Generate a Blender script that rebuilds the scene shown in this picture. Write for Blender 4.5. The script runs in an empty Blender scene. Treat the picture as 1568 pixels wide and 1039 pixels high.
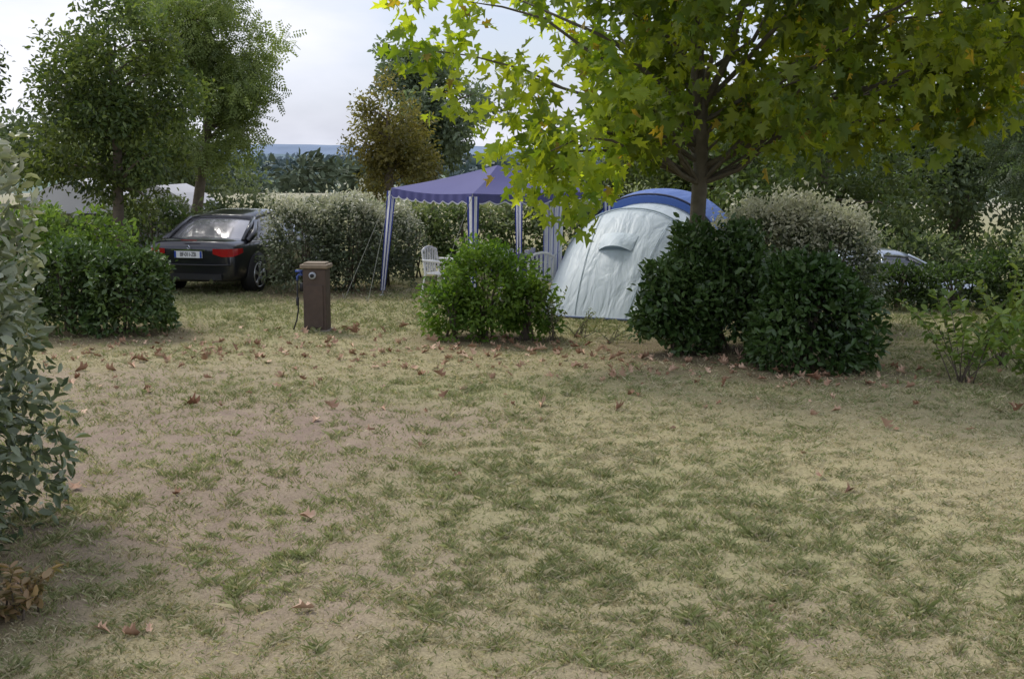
import bpy, math, random
import numpy as np
from mathutils import Vector, Matrix
R=math.radians
scene=bpy.context.scene
COL=scene.collection
rs=np.random.RandomState

# ------------------------------------------------------------------ noise
_tabs={}
def vnoise(x,y,seed=0):
    if seed not in _tabs: _tabs[seed]=rs(seed+77).rand(256,256)
    T=_tabs[seed]
    xi=np.floor(x).astype(int); yi=np.floor(y).astype(int)
    fx=x-xi; fy=y-yi
    fx=fx*fx*(3-2*fx); fy=fy*fy*(3-2*fy)
    a=T[xi%256,yi%256]; b=T[(xi+1)%256,yi%256]; c=T[xi%256,(yi+1)%256]; d=T[(xi+1)%256,(yi+1)%256]
    return (a*(1-fx)+b*fx)*(1-fy)+(c*(1-fx)+d*fx)*fy
def fbm(x,y,seed=0,o=4):
    s=0;a=.5;t=0
    # rotate each octave so the lattice never lines up
    for i in range(o):
        ca,sa=math.cos(.7*i+.4),math.sin(.7*i+.4); X_=(x*ca-y*sa)*2**i; Y_=(x*sa+y*ca)*2**i
        s=s+a*vnoise(X_+i*17.3,Y_+i*9.1,seed+i); t+=a; a*=.55
    return s/t
def sst(t):
    t=np.clip(t,0,1); return t*t*(3-2*t)
def zf(x,y):
    x=np.asarray(x,float); y=np.asarray(y,float)
    z=-15*sst((y-60)/320.0)
    z=z-0.8*sst((y-20.5)/2.5)*sst((x-4.6)/1.4)
    z=z+0.05*(fbm(x*.5,y*.5,3)-.5)+0.02*(fbm(x*3,y*3,5)-.5)
    return z
def gz(x,y): return float(zf(np.array([x]),np.array([y]))[0])

# ------------------------------------------------------------------ materials
def mat_new(name):
    m=bpy.data.materials.new(name); m.use_nodes=True
    nt=m.node_tree; b=nt.nodes['Principled BSDF']; return m,nt,b
def simple(name,col,rough=.5,metal=0,noise=.15,scale=8,bump=0,spec=.5,coat=0):
    m,nt,b=mat_new(name)
    N=nt.nodes; L=nt.links
    tc=N.new('ShaderNodeTexCoord'); nz=N.new('ShaderNodeTexNoise'); nz.inputs['Scale'].default_value=scale; nz.inputs['Detail'].default_value=5
    L.new(tc.outputs['Object'],nz.inputs['Vector'])
    mx=N.new('ShaderNodeMix'); mx.data_type='RGBA'
    mx.inputs[6].default_value=(*[c*(1-noise) for c in col],1); mx.inputs[7].default_value=(*[min(1,c*(1+noise)) for c in col],1)
    L.new(nz.outputs['Fac'],mx.inputs[0]); L.new(mx.outputs[2],b.inputs['Base Color'])
    b.inputs['Roughness'].default_value=rough; b.inputs['Metallic'].default_value=metal
    b.inputs['Specular IOR Level'].default_value=spec; b.inputs['Coat Weight'].default_value=coat
    b.inputs['Coat Roughness'].default_value=.03
    if bump:
        bp=N.new('ShaderNodeBump'); bp.inputs['Strength'].default_value=bump; bp.inputs['Distance'].default_value=.03
        L.new(nz.outputs['Fac'],bp.inputs['Height']); L.new(bp.outputs[0],b.inputs['Normal'])
    return m
def leafmat(name,rough=.5,trans=.35,spec=.4,tint=(1.15,1.25,.6)):
    m,nt,b=mat_new(name); N=nt.nodes; L=nt.links
    at=N.new('ShaderNodeVertexColor'); at.layer_name='Col'
    L.new(at.outputs['Color'],b.inputs['Base Color'])
    b.inputs['Roughness'].default_value=rough; b.inputs['Specular IOR Level'].default_value=spec
    if trans<=0: return m
    tr=N.new('ShaderNodeBsdfTranslucent')
    mm=N.new('ShaderNodeMix'); mm.data_type='RGBA'; mm.blend_type='MULTIPLY'; mm.inputs[0].default_value=1
    mm.inputs[7].default_value=(*tint,1); L.new(at.outputs['Color'],mm.inputs[6]); L.new(mm.outputs[2],tr.inputs['Color'])
    ms=N.new('ShaderNodeMixShader'); ms.inputs[0].default_value=trans
    L.new(b.outputs[0],ms.inputs[1]); L.new(tr.outputs[0],ms.inputs[2])
    L.new(ms.outputs[0],N['Material Output'].inputs[0])
    return m
M_leaf=leafmat('leaf_generic',trans=.4,tint=(1.3,1.35,.7))
M_leafg=leafmat('leaf_glossy',rough=.38,trans=.2,spec=.5)
M_silv=leafmat('leaf_silver',rough=.45,trans=.25,spec=.45,tint=(1,1.1,.8))
M_plane=leafmat('leaf_plane',rough=.5,trans=.52,spec=.35,tint=(2.15,1.95,.5))
M_far=leafmat('leaf_far',rough=.7,trans=0,spec=.2)
M_blade=leafmat('grass_blade',rough=.6,trans=.35,spec=.25,tint=(1.1,1.1,.7))
M_dry=leafmat('dry_leaf',rough=.7,trans=0,spec=.2)
M_bark=simple('bark',(.13,.105,.08),.9,noise=.5,scale=14,bump=.6)
M_barkp=simple('bark_plane',(.11,.095,.07),.85,noise=.6,scale=9,bump=.5)

# ------------------------------------------------------------------ mesh helpers
def link(o,parent=None):
    COL.objects.link(o)
    if parent: o.parent=parent
    return o
def empty(name,loc=(0,0,0),rz=0):
    e=bpy.data.objects.new(name,None); e.empty_display_size=.3; e.location=loc; e.rotation_euler=(0,0,rz); COL.objects.link(e); return e
def mkobj(name,verts,faces,mats,parent=None,smooth=False,midx=None,loc=(0,0,0),rot=(0,0,0)):
    me=bpy.data.meshes.new(name); me.from_pydata([tuple(v) for v in verts],[],[tuple(f) for f in faces])
    if not isinstance(mats,(list,tuple)): mats=[mats]
    for m in mats: me.materials.append(m)
    if midx is not None: me.polygons.foreach_set('material_index',midx)
    if smooth: me.polygons.foreach_set('use_smooth',[True]*len(me.polygons))
    me.update()
    o=bpy.data.objects.new(name,me); o.location=loc; o.rotation_euler=rot
    return link(o,parent)
def fastmesh(name,V,loops,starts,mat,cols=None,parent=None,smooth=False):
    me=bpy.data.meshes.new(name)
    me.vertices.add(len(V)); me.vertices.foreach_set('co',np.ascontiguousarray(V,dtype=np.float32).ravel())
    me.loops.add(len(loops)); me.loops.foreach_set('vertex_index',np.ascontiguousarray(loops,dtype=np.int32))
    me.polygons.add(len(starts)); me.polygons.foreach_set('loop_start',np.ascontiguousarray(starts,dtype=np.int32))
    if smooth: me.polygons.foreach_set('use_smooth',np.ones(len(starts),dtype=bool))
    me.update(calc_edges=True)
    if cols is not None:
        a=me.color_attributes.new('Col','FLOAT_COLOR','POINT')
        c=np.ones((len(V),4),np.float32); c[:,:3]=cols; a.data.foreach_set('color',c.ravel())
    me.materials.append(mat); me.validate()
    o=bpy.data.objects.new(name,me); return link(o,parent)
def box(cx,cy,cz,sx,sy,sz):
    v=[(cx+a*sx/2,cy+b*sy/2,cz+c*sz/2) for c in(-1,1) for b in(-1,1) for a in(-1,1)]
    f=[(0,2,3,1),(4,5,7,6),(0,1,5,4),(2,6,7,3),(0,4,6,2),(1,3,7,5)]
    return v,f
class MB:
    def __init__(s): s.v=[];s.f=[];s.m=[]
    def add(s,vf,mi=0):
        v,f=vf; o=len(s.v); s.v+=[tuple(p) for p in v]; s.f+=[tuple(i+o for i in q) for q in f]; s.m+=[mi]*len(f)
    def obj(s,name,mats,parent=None,smooth=False,bevel=0,**k):
        o=mkobj(name,s.v,s.f,mats,parent,smooth,s.m,**k)
        if bevel:
            b=o.modifiers.new('b','BEVEL'); b.width=bevel; b.segments=2; b.limit_method='ANGLE'
        return o
def tube(pts,rad,n=8,cap=True):
    pts=[Vector(p) for p in pts]
    if not isinstance(rad,(list,tuple)): rad=[rad]*len(pts)
    V=[];F=[]
    u=None
    for i,p in enumerate(pts):
        d=(pts[min(i+1,len(pts)-1)]-pts[max(i-1,0)]).normalized()
        if u is None:
            u=d.orthogonal().normalized()
        else:
            u=(u-d*u.dot(d)); u=u.normalized() if u.length>1e-5 else d.orthogonal().normalized()
        w=d.cross(u)
        for k in range(n):
            a=2*math.pi*k/n; V.append(p+(u*math.cos(a)+w*math.sin(a))*rad[i])
    for i in range(len(pts)-1):
        for k in range(n):
            F.append((i*n+k,i*n+(k+1)%n,(i+1)*n+(k+1)%n,(i+1)*n+k))
    if cap:
        F.append(tuple(range(n-1,-1,-1))); F.append(tuple((len(pts)-1)*n+k for k in range(n)))
    return V,F
def cyl(c,axis,r,h,n=24):
    c=Vector(c); a=Vector(axis).normalized()
    return tube([c-a*h/2,c+a*h/2],r,n)
def loft(rings,closed=True,cap=True):
    n=len(rings[0]); V=[p for r in rings for p in r]; F=[]
    for i in range(len(rings)-1):
        for k in range(n if closed else n-1):
            F.append((i*n+k,i*n+(k+1)%n,(i+1)*n+(k+1)%n,(i+1)*n+k))
    if cap:
        F.append(tuple(range(n-1,-1,-1))); F.append(tuple((len(rings)-1)*n+k for k in range(n)))
    return V,F

# ------------------------------------------------------------------ leaves
OV=([(0,0,0),(-.22,.3,.07),(-.2,.68,.05),(0,1,-.08),(.2,.68,.05),(.22,.3,.07)],[(0,3,2,1),(0,5,4,3)])
MV=([(0,0,0),(-.3,-.08,.05),(-.5,.2,.1),(-.2,.3,.03),(-.5,.66,.12),(-.17,.6,.02),(0,1,-.12),(.17,.6,.02),(.5,.66,.1),(.2,.3,.03),(.5,.2,.1),(.3,-.08,.05)],
    [(0,6,5,4,3,2,1),(0,11,10,9,8,7,6)])
_v=[];_f=[]
for i in range(5):
    y=.08+.18*i
    for s in(-1,1):
        o=len(_v); L=.26*(1-.08*abs(i-2))
        _v+=[(0,y,0),(s*L*.5,y-.03,.02),(s*L,y+.08,-.04),(s*L*.45,y+.09,.02)]; _f.append((o,o+1,o+2,o+3) if s>0 else (o+3,o+2,o+1,o))
SP=(_v,_f)
def norm(a): return a/np.maximum(np.linalg.norm(a,axis=1,keepdims=True),1e-6)
def leaves(name,pos,out,size,col,shape,mat,rng,parent=None,droop=0.,upn=.5,rnd=.8):
    n=len(pos); V0=np.array(shape[0]); k=len(V0)
    a=norm(out*.7+rng.randn(n,3)*.7+np.array([0,0,-droop]))
    n0=norm(out*.5+np.array([0,0,upn])+rng.randn(n,3)*rnd)
    b=norm(np.cross(n0,a)); nn=np.cross(a,b)
    s=size[:,None,None]
    P=pos[:,None,:]+(a[:,None,:]*V0[None,:,1:2]+b[:,None,:]*V0[None,:,0:1]*rng.uniform(.75,1.2,(n,1,1))+nn[:,None,:]*V0[None,:,2:3]*rng.uniform(.2,2.4,(n,1,1)))*s
    fl=np.concatenate([np.array(f) for f in shape[1]]); tot=[len(f) for f in shape[1]]
    st=np.concatenate([[0],np.cumsum(tot)[:-1]]); FL=len(fl)
    loops=(fl[None,:]+(np.arange(n)*k)[:,None]).ravel()
    starts=(st[None,:]+(np.arange(n)*FL)[:,None]).ravel()
    C=np.repeat(np.clip(col,0,1),k,axis=0)
    return fastmesh(name,P.reshape(-1,3),loops,starts,mat,C,parent)
def mixcol(c1,c2,t): return np.array(c1)[None]*(1-t[:,None])+np.array(c2)[None]*t[:,None]
def lump(d,rng,amp=.14):
    s=0
    for f in(2.2,4.5,8):
        k=rng.randn(3,3)*f
        for kk in k: s=s+np.sin(d@kk+rng.rand()*6.28)*(amp*1.2/f)
    return 1+s
def bush(name,blobs,n,size,c1,c2,seed=1,shape=OV,mat=None,top=None,topamt=0.,stems=True,amp=.2,spiky=0.,depth=.5,droop=0.):
    """blobs: (x,y,rx,ry,h)"""
    rng=rs(seed); e=empty(name,(blobs[0][0],blobs[0][1],gz(blobs[0][0],blobs[0][1])))
    ox,oy,oz=e.location
    w=np.array([b[2]*b[4]+b[3]*b[4] for b in blobs]); w/=w.sum()
    PP=[];OO=[];TT=[];DD=[]
    for b,ww in zip(blobs,w):
        m=int(n*ww)
        d=norm(rng.randn(m,3)); d[:,2]=np.where(d[:,2]<-.75,-d[:,2],d[:,2])
        l=lump(d,rng,amp)
        q=rng.rand(m)**1.6
        r=(1-depth*q)*l
        sp=(rng.rand(m)<spiky)&(d[:,2]>-.1); r=np.where(sp,r+rng.rand(m)*.22,r)
        sc=np.array([b[2],b[3],b[4]*.56])
        dd=np.sign(d)*np.abs(d)**.8; dd=norm(dd)*(.35+.65*np.linalg.norm(dd,axis=1,keepdims=True)/1.1)
        p=dd*r[:,None]*sc
        p[:,2]+=b[4]*.46; p[:,0]+=b[0]-ox; p[:,1]+=b[1]-oy
        keep=p[:,2]>.02
        PP.append(p[keep]);OO.append(norm(d/sc)[keep]);TT.append((p[:,2]/b[4])[keep]);DD.append(q[keep])
    p=np.concatenate(PP);o=np.concatenate(OO);t=np.concatenate(TT);q=np.concatenate(DD)
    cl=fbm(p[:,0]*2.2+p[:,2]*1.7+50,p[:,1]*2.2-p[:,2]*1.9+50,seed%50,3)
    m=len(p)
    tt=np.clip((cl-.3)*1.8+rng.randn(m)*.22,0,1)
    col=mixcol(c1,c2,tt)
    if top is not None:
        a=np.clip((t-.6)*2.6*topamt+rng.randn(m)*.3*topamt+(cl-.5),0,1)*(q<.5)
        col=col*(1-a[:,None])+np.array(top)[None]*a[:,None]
    col=col*(1-.5*q[:,None])  # leaves deeper inside get darker: inner shade painted into leaf colour
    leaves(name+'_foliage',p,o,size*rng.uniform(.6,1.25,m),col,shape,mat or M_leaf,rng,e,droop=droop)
    mb=MB()
    for b in blobs:
        for i in range(7):
            a=rng.rand()*6.28; rr=rng.rand()*.6
            mb.add(tube([(b[0]-ox+rng.randn()*.06,b[1]-oy+rng.randn()*.06,-.03),
                         (b[0]-ox+math.cos(a)*b[2]*rr*.5,b[1]-oy+math.sin(a)*b[3]*rr*.5,b[4]*.45),
                         (b[0]-ox+math.cos(a)*b[2]*rr,b[1]-oy+math.sin(a)*b[3]*rr,b[4]*.85)],[.022,.014,.006],5))
    mb.obj('stems',M_bark,e,True)
    return e
def tree(name,base,trunk,clumps,per,size,c1,c2,seed,shape=OV,mat=None,bark=None,accent=None,acc=0,limb_from=(.4,1.),limb_r=.05,upn=.5,droop=.2,flat=1.,nl=None,top=0,big=()):
    rng=rs(seed); e=empty(name,base)
    mb=MB()
    mb.add(tube([t[:3] for t in trunk],[t[3] for t in trunk],12))
    for bg_ in big: mb.add(tube([t[:3] for t in bg_],[t[3] for t in bg_],8))
    tp=np.array(trunk)
    idx=list(range(len(clumps))); rng.shuffle(idx)
    for i in idx[:(nl or len(idx))]:
        c=clumps[i]
        zt=trunk[-1][2]; z0=min(max(c[2]-rng.uniform(.5,1.4)*math.hypot(c[0],c[1])*.55,zt*limb_from[0]),zt*limb_from[1])
        sx=np.interp(z0,tp[:,2],tp[:,0]); sy=np.interp(z0,tp[:,2],tp[:,1]); sr=np.interp(z0,tp[:,2],tp[:,3])
        A=Vector((sx,sy,z0)); B=Vector(c[:3]); n=6; pts=[];rad=[]
        r0=min(sr*.5,limb_r*rng.uniform(.4,1.1))
        for k in range(n+1):
            t=k/n; p=A.lerp(B,t); p.z+=math.sin(t*math.pi)*(B-A).length*.07
            if 0<k: p+=Vector(rng.randn(3))*.05*(B-A).length*.35
            pts.append(p); rad.append(r0*(1-t)**.8+.006)
        mb.add(tube(pts,rad,6,False))
    mb.obj('trunk_and_limbs',bark or M_bark,e,True)
    PP=[];OO=[];CC=[]
    ca=np.array([c[:3] for c in clumps]); cc=ca.mean(0); zlo,zhi=ca[:,2].min(),ca[:,2].max()
    for c in clumps:
        m=int(per*(c[3]**1.5)/(.6**1.5)*(c[4] if len(c)>4 else 1))
        d=norm(rng.randn(m,3)); r=rng.rand(m)**.5
        p=d*(r*c[3])[:,None]; p[:,2]*=flat
        g=np.array(c[:3])
        o=norm(d*.6+norm((g-cc)[None]+1e-4)*.5)
        PP.append(p+g); OO.append(o)
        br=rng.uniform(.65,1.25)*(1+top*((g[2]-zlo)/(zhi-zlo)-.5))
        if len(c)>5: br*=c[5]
        t=np.clip(rng.rand()*.7+rng.randn(m)*.25,0,1)
        col=mixcol(c1,c2,t)*br
        if accent is not None:
            mk=rng.rand(m)<acc*rng.rand()*2; col[mk]=np.array(accent)*rng.uniform(.6,1.2,(mk.sum(),1))
        CC.append(col)
    p=np.concatenate(PP);o=np.concatenate(OO);col=np.concatenate(CC)
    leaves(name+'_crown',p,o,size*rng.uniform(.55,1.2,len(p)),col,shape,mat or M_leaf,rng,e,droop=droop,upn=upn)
    return e
def ell_clumps(c,rad,n,cr,seed,power=2.2,zmin=None,lumpa=.25):
    rng=rs(seed); d=norm(rng.randn(n,3)); l=lump(d,rng,lumpa)
    r=rng.rand(n)**(1/power)*l
    out=[]
    for i in range(n):
        p=np.array(c)+d[i]*r[i]*np.array(rad)
        if zmin and p[2]<zmin: p[2]=zmin+rng.rand()*.4
        out.append((p[0],p[1],p[2],cr*rng.uniform(.6,1.35)))
    return out

# ------------------------------------------------------------------ ground
def masks(x,y):
    n1=fbm(x*.45+3,y*.45,11); n2=fbm(x*1.3,y*1.0,21); n3=fbm(x*5,y*4,31,3); n4=fbm(x*15,y*13,51,3)
    bl=lambda cx,cy,rx,ry: np.exp(-((x-cx)/rx)**2-((y-cy)/ry)**2)
    bare=2.1*bl(-2.9,10.4,2.0,2.2)+.8*bl(-4.6,13.6,1.6,1.4)+.6*bl(-.9,11.4,1.5,.7)+.45*bl(-.5,7,3.2,2)+.3*bl(-1.2,6.4,1.8,.8)+.5*bl(1.6,6.2,.9,.6)+.5*bl(-2.2,7.9,1.3,.8)
    bare=bare+(n2-.5)*1.2+(n3-.5)*1.1+(n4-.5)*1.1-.06
    green=.65*sst((y-15.5)/3)+.35*bl(.6,8.4,2.8,1.6)+.3*bl(-1.5,7.2,2.2,1.2)+.35*bl(3.2,7.,2,1.2)+.45*bl(-1.0,13.0,4.,.7)+.55*bl(6.5,13,2.2,4)-.5*bl(4.0,9.2,1.4,1.6)-.15*bl(1,15,3,.8)
    green=green+(n1-.5)*.9+(n2-.5)*.5+(n3-.5)*1.1+(n4-.5)*1.5+.34
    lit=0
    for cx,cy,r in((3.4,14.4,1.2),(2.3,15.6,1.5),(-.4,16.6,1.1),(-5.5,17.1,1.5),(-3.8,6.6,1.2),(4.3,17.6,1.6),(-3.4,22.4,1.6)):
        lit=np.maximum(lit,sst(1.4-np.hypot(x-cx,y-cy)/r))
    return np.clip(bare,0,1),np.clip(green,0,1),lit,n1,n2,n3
def gcol(x,y):
    b,g,l,n1,n2,n3=masks(x,y)
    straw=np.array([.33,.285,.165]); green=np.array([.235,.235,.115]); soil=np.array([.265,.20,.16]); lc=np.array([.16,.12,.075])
    c=straw[None]*(.75+.5*n3)[:,None]
    c=c*(1-g[:,None]*.8)+green[None]*g[:,None]*.8
    bb=(b*(1-.35*g))[:,None]; c=c*(1-bb)+soil[None]*(.75+.5*n3)[:,None]*bb
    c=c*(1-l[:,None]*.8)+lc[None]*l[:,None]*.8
    return c
def axis(f0,f1,st,lo,hi,g=1.18):
    a=list(np.arange(f0,f1+1e-6,st)); s=st
    r=[];p=a[-1]
    while p<hi: s*=g;p+=s;r.append(p)
    l=[];p=a[0];s=st
    while p>lo: s*=g;p-=s;l.append(p)
    return np.array(l[::-1]+a+r)
gx=axis(-9,9,.045,-7000,7000); gy=axis(4.5,24,.045,-300,9000)
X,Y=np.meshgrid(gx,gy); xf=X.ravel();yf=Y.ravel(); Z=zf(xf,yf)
n3=fbm(xf*9,yf*9,41,3); Z=Z+.022*(n3-.5)*((yf<26)&(np.abs(xf)<12))
nx=len(gx);ny=len(gy)
I=np.arange(nx*ny).reshape(ny,nx)
Q=np.stack([I[:-1,:-1],I[:-1,1:],I[1:,1:],I[1:,:-1]],-1).reshape(-1,4)
C=gcol(xf,yf)
mg,nt,b=mat_new('ground_grass_soil'); N=nt.nodes;L=nt.links
at=N.new('ShaderNodeVertexColor'); at.layer_name='Col'
geo=N.new('ShaderNodeNewGeometry'); sep=N.new('ShaderNodeSeparateXYZ'); L.new(geo.outputs['Position'],sep.inputs[0])
nz=N.new('ShaderNodeTexNoise'); nz.inputs['Scale'].default_value=55; nz.inputs['Detail'].default_value=8; nz.inputs['Roughness'].default_value=.8
L.new(geo.outputs['Position'],nz.inputs['Vector'])
mr=N.new('ShaderNodeMapRange'); mr.inputs[1].default_value=.25; mr.inputs[2].default_value=.75; mr.inputs[3].default_value=.35; mr.inputs[4].default_value=1.65
L.new(nz.outputs['Fac'],mr.inputs[0])
mu=N.new('ShaderNodeMix'); mu.data_type='RGBA'; mu.blend_type='MULTIPLY'; mu.inputs[0].default_value=1
L.new(at.outputs['Color'],mu.inputs[6]); L.new(mr.outputs[0],mu.inputs[7])
mp=N.new('ShaderNodeMapping'); mp.inputs['Scale'].default_value=(.005,.0022,0); L.new(geo.outputs['Position'],mp.inputs['Vector'])
vo=N.new('ShaderNodeTexVoronoi'); vo.inputs['Scale'].default_value=1; L.new(mp.outputs[0],vo.inputs['Vector'])
cr=N.new('ShaderNodeValToRGB'); cr.color_ramp.interpolation='CONSTANT'
els=cr.color_ramp.elements; els[0].color=(.16,.21,.16,1); els[1].position=.3; els[1].color=(.27,.28,.21,1)  # far field tones carry painted-in haze
for p_,c_ in((.5,(.13,.18,.16,1)),(.65,(.36,.34,.28,1)),(.8,(.19,.24,.18,1))):
    q_=els.new(p_); q_.color=c_
sc=N.new('ShaderNodeSeparateColor'); L.new(vo.outputs['Color'],sc.inputs[0]); L.new(sc.outputs[0],cr.inputs[0])
fm=N.new('ShaderNodeMapRange'); fm.inputs[1].default_value=50; fm.inputs[2].default_value=110; L.new(sep.outputs[1],fm.inputs[0])
mf=N.new('ShaderNodeMix'); mf.data_type='RGBA'; L.new(fm.outputs[0],mf.inputs[0]); L.new(mu.outputs[2],mf.inputs[6]); L.new(cr.outputs[0],mf.inputs[7])
L.new(mf.outputs[2],b.inputs['Base Color']); b.inputs['Roughness'].default_value=.95; b.inputs['Specular IOR Level'].default_value=.15
bp=N.new('ShaderNodeBump'); bp.inputs['Strength'].default_value=.6; bp.inputs['Distance'].default_value=.015; L.new(nz.outputs['Fac'],bp.inputs['Height']); L.new(bp.outputs[0],b.inputs['Normal'])
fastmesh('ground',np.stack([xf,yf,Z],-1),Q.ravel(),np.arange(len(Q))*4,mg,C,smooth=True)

# ------------------------------------------------------------------ grass blades
rng=rs(5)
n=900000
yy=5.0*np.exp(rng.rand(n)*math.log(24/5.0)); xx=(rng.rand(n)*2-1)*(.47*yy+.6)
b_,g_,l_,n1,n2,n3=masks(xx,yy)
tuft=fbm(xx*8,yy*8,61,2)
pk=(.24+.5*g_+.3*(1-b_))*(1-.8*b_*(1-g_))*(1-.75*l_)*np.clip((tuft-.26)*2.6,.12,1.3)
k=rng.rand(n)<pk
xx=xx[k];yy=yy[k];g=g_[k];bb=b_[k];tf=tuft[k];m=len(xx)
zz=zf(xx,yy)-.006
h=(.012+.018*rng.rand(m)+.06*g*np.clip(tf-.46,0,1)*2.4*rng.rand(m)+.006*g)*(1+.012*yy)
lean=rng.randn(m,2)*.6
lean*= (1+.7*(1-g))[:,None]
wd=(.0012+.0014*rng.rand(m))*(1+yy/12)
an=rng.rand(m)*math.pi
wx=np.cos(an)*wd; wy=np.sin(an)*wd
P=np.zeros((m,4,3))
P[:,0]=np.stack([xx-wx,yy-wy,zz],-1); P[:,1]=np.stack([xx+wx,yy+wy,zz],-1)
mx_=xx+lean[:,0]*h*.35; my_=yy+lean[:,1]*h*.35
P[:,2]=np.stack([mx_+wx*.8,my_+wy*.8,zz+h*.6],-1)
P[:,3]=np.stack([xx+lean[:,0]*h,yy+lean[:,1]*h,zz+h*.95],-1)
isg=rng.rand(m)<np.clip(g*.58+.22,0,1)
cg=mixcol((.165,.20,.075),(.36,.38,.20),rng.rand(m)); cs=mixcol((.36,.31,.19),(.62,.56,.40),rng.rand(m))
cb=np.where(isg[:,None],cg,cs)*(.75+.5*n2[k])[:,None]
loops=(np.array([0,1,2,3])[None]+np.arange(m)[:,None]*4).ravel()
fastmesh('grass',P.reshape(-1,3),loops,np.arange(m)*4,M_blade,np.repeat(cb,4,axis=0))

# fallen leaves
rng=rs(9)
pp=[]
for cx,cy,sx,sy,nn in((-4.6,15.6,1.6,.6,110),(-1.5,15.6,2.2,.8,80),(0,15.7,1.3,.5,60),(2.6,14.3,1.2,.4,90),(3.3,13.5,1.2,.3,50),(-3.0,13.6,2.,1.,40),(1,14,4,1.6,50),(0,9,3.5,2.5,36),(-3.1,6.4,.5,.5,24),(5,12,2,2,18),(-2.6,17.3,.5,.3,22)):
    pp.append(np.stack([cx+rng.randn(nn)*sx,cy+rng.randn(nn)*sy],-1))
pp=np.concatenate(pp); pp=pp[pp[:,1]>5.2]; m=len(pp)
zz=zf(pp[:,0],pp[:,1])+.022
V0=np.array(MV[0]); V0=V0*[.8,1,2.6]
o=norm(np.stack([rng.randn(m),rng.randn(m),rng.randn(m)*.15],-1))
leaves('fallen_leaves',np.column_stack([pp,zz]),o,rng.uniform(.05,.125,m),mixcol((.25,.13,.075),(.66,.47,.34),rng.rand(m)),(V0.tolist(),MV[1]),M_dry,rng,upn=2.5,rnd=.5)

# ------------------------------------------------------------------ shrubs
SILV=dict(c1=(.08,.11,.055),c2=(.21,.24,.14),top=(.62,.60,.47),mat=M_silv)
bush('laurel_shrub',[(2.66,15.75,.82,.8,1.57),(2.08,15.45,.62,.5,1.15)],12000,.105,(.04,.085,.02),(.10,.165,.05),11,mat=M_leafg,spiky=.06,amp=.26)
bush('laurel_shrub',[(3.48,14.5,.76,.7,1.33)],8500,.105,(.04,.085,.02),(.10,.165,.05),12,mat=M_leafg,spiky=.05,amp=.24)
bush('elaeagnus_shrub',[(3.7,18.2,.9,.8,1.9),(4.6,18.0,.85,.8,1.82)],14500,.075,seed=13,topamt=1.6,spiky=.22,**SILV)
bush('green_shrub',[(-.38,16.75,.7,.7,1.3),(-.8,16.7,.4,.4,.8),(.2,16.7,.4,.4,.9)],8500,.08,(.085,.17,.02),(.19,.29,.045),14,spiky=.16,amp=.32)
bush('laurel_shrub',[(-5.4,17.3,.8,.75,1.2),(-6.3,17.4,.8,.75,1.25)],10500,.095,(.05,.095,.025),(.12,.185,.05),15,spiky=.06,mat=M_leafg)
bush('green_shrub',[(-6.95,20.2,.75,.7,1.4),(-8.0,20.0,.9,.8,1.45)],7500,.11,(.08,.15,.03),(.22,.32,.065),16,spiky=.24,amp=.34)
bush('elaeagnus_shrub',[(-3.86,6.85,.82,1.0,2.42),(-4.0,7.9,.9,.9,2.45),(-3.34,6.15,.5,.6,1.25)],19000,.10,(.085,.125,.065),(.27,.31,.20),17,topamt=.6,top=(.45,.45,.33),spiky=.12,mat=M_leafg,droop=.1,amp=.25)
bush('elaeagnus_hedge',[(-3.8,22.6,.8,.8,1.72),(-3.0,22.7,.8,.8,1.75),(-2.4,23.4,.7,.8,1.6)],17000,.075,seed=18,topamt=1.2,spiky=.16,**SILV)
bush('hedge',[(-2.0,25.2,.9,.8,1.7),(-.9,25.3,.9,.8,1.65),(.2,25.4,.9,.8,1.65),(1.3,25.6,.9,.8,1.6),(2.6,25.6,1,.8,1.6)],14000,.10,(.07,.115,.035),(.18,.235,.09),19,topamt=.5,top=(.38,.41,.26),spiky=.1)
bush('hedge',[(6.2,19.9,.7,.6,.72),(7.2,20,.8,.6,.72),(8.3,20,.9,.6,.95),(9.4,20.2,.9,.7,1.1)],11000,.09,(.045,.08,.022),(.11,.17,.055),20,spiky=.08,stems=False)
bush('elaeagnus_shrub',[(8.6,19.2,.75,.6,1.35),(9.6,19,.9,.6,1.4)],8000,.08,(.07,.12,.04),(.23,.29,.12),21,topamt=.7,top=(.45,.47,.32),spiky=.1)
bush('hedge',[(-8.,27.5,1.2,.8,1.55),(-6,27.5,1.2,.8,1.5),(-10,27.3,1.3,.8,1.2),(-4,28,1.2,.8,1.7)],10000,.12,(.06,.10,.035),(.15,.2,.08),22,topamt=.4,top=(.33,.36,.22),spiky=.1)
bush('hedge',[(8.,25.8,1.6,.8,1.6),(11,25.9,1.6,.8,1.7),(14,26,1.6,.8,1.7),(8,28,2.2,1,2.0)],10500,.14,(.06,.10,.035),(.17,.22,.085),23,topamt=.3,top=(.3,.34,.18),spiky=.12)

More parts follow.
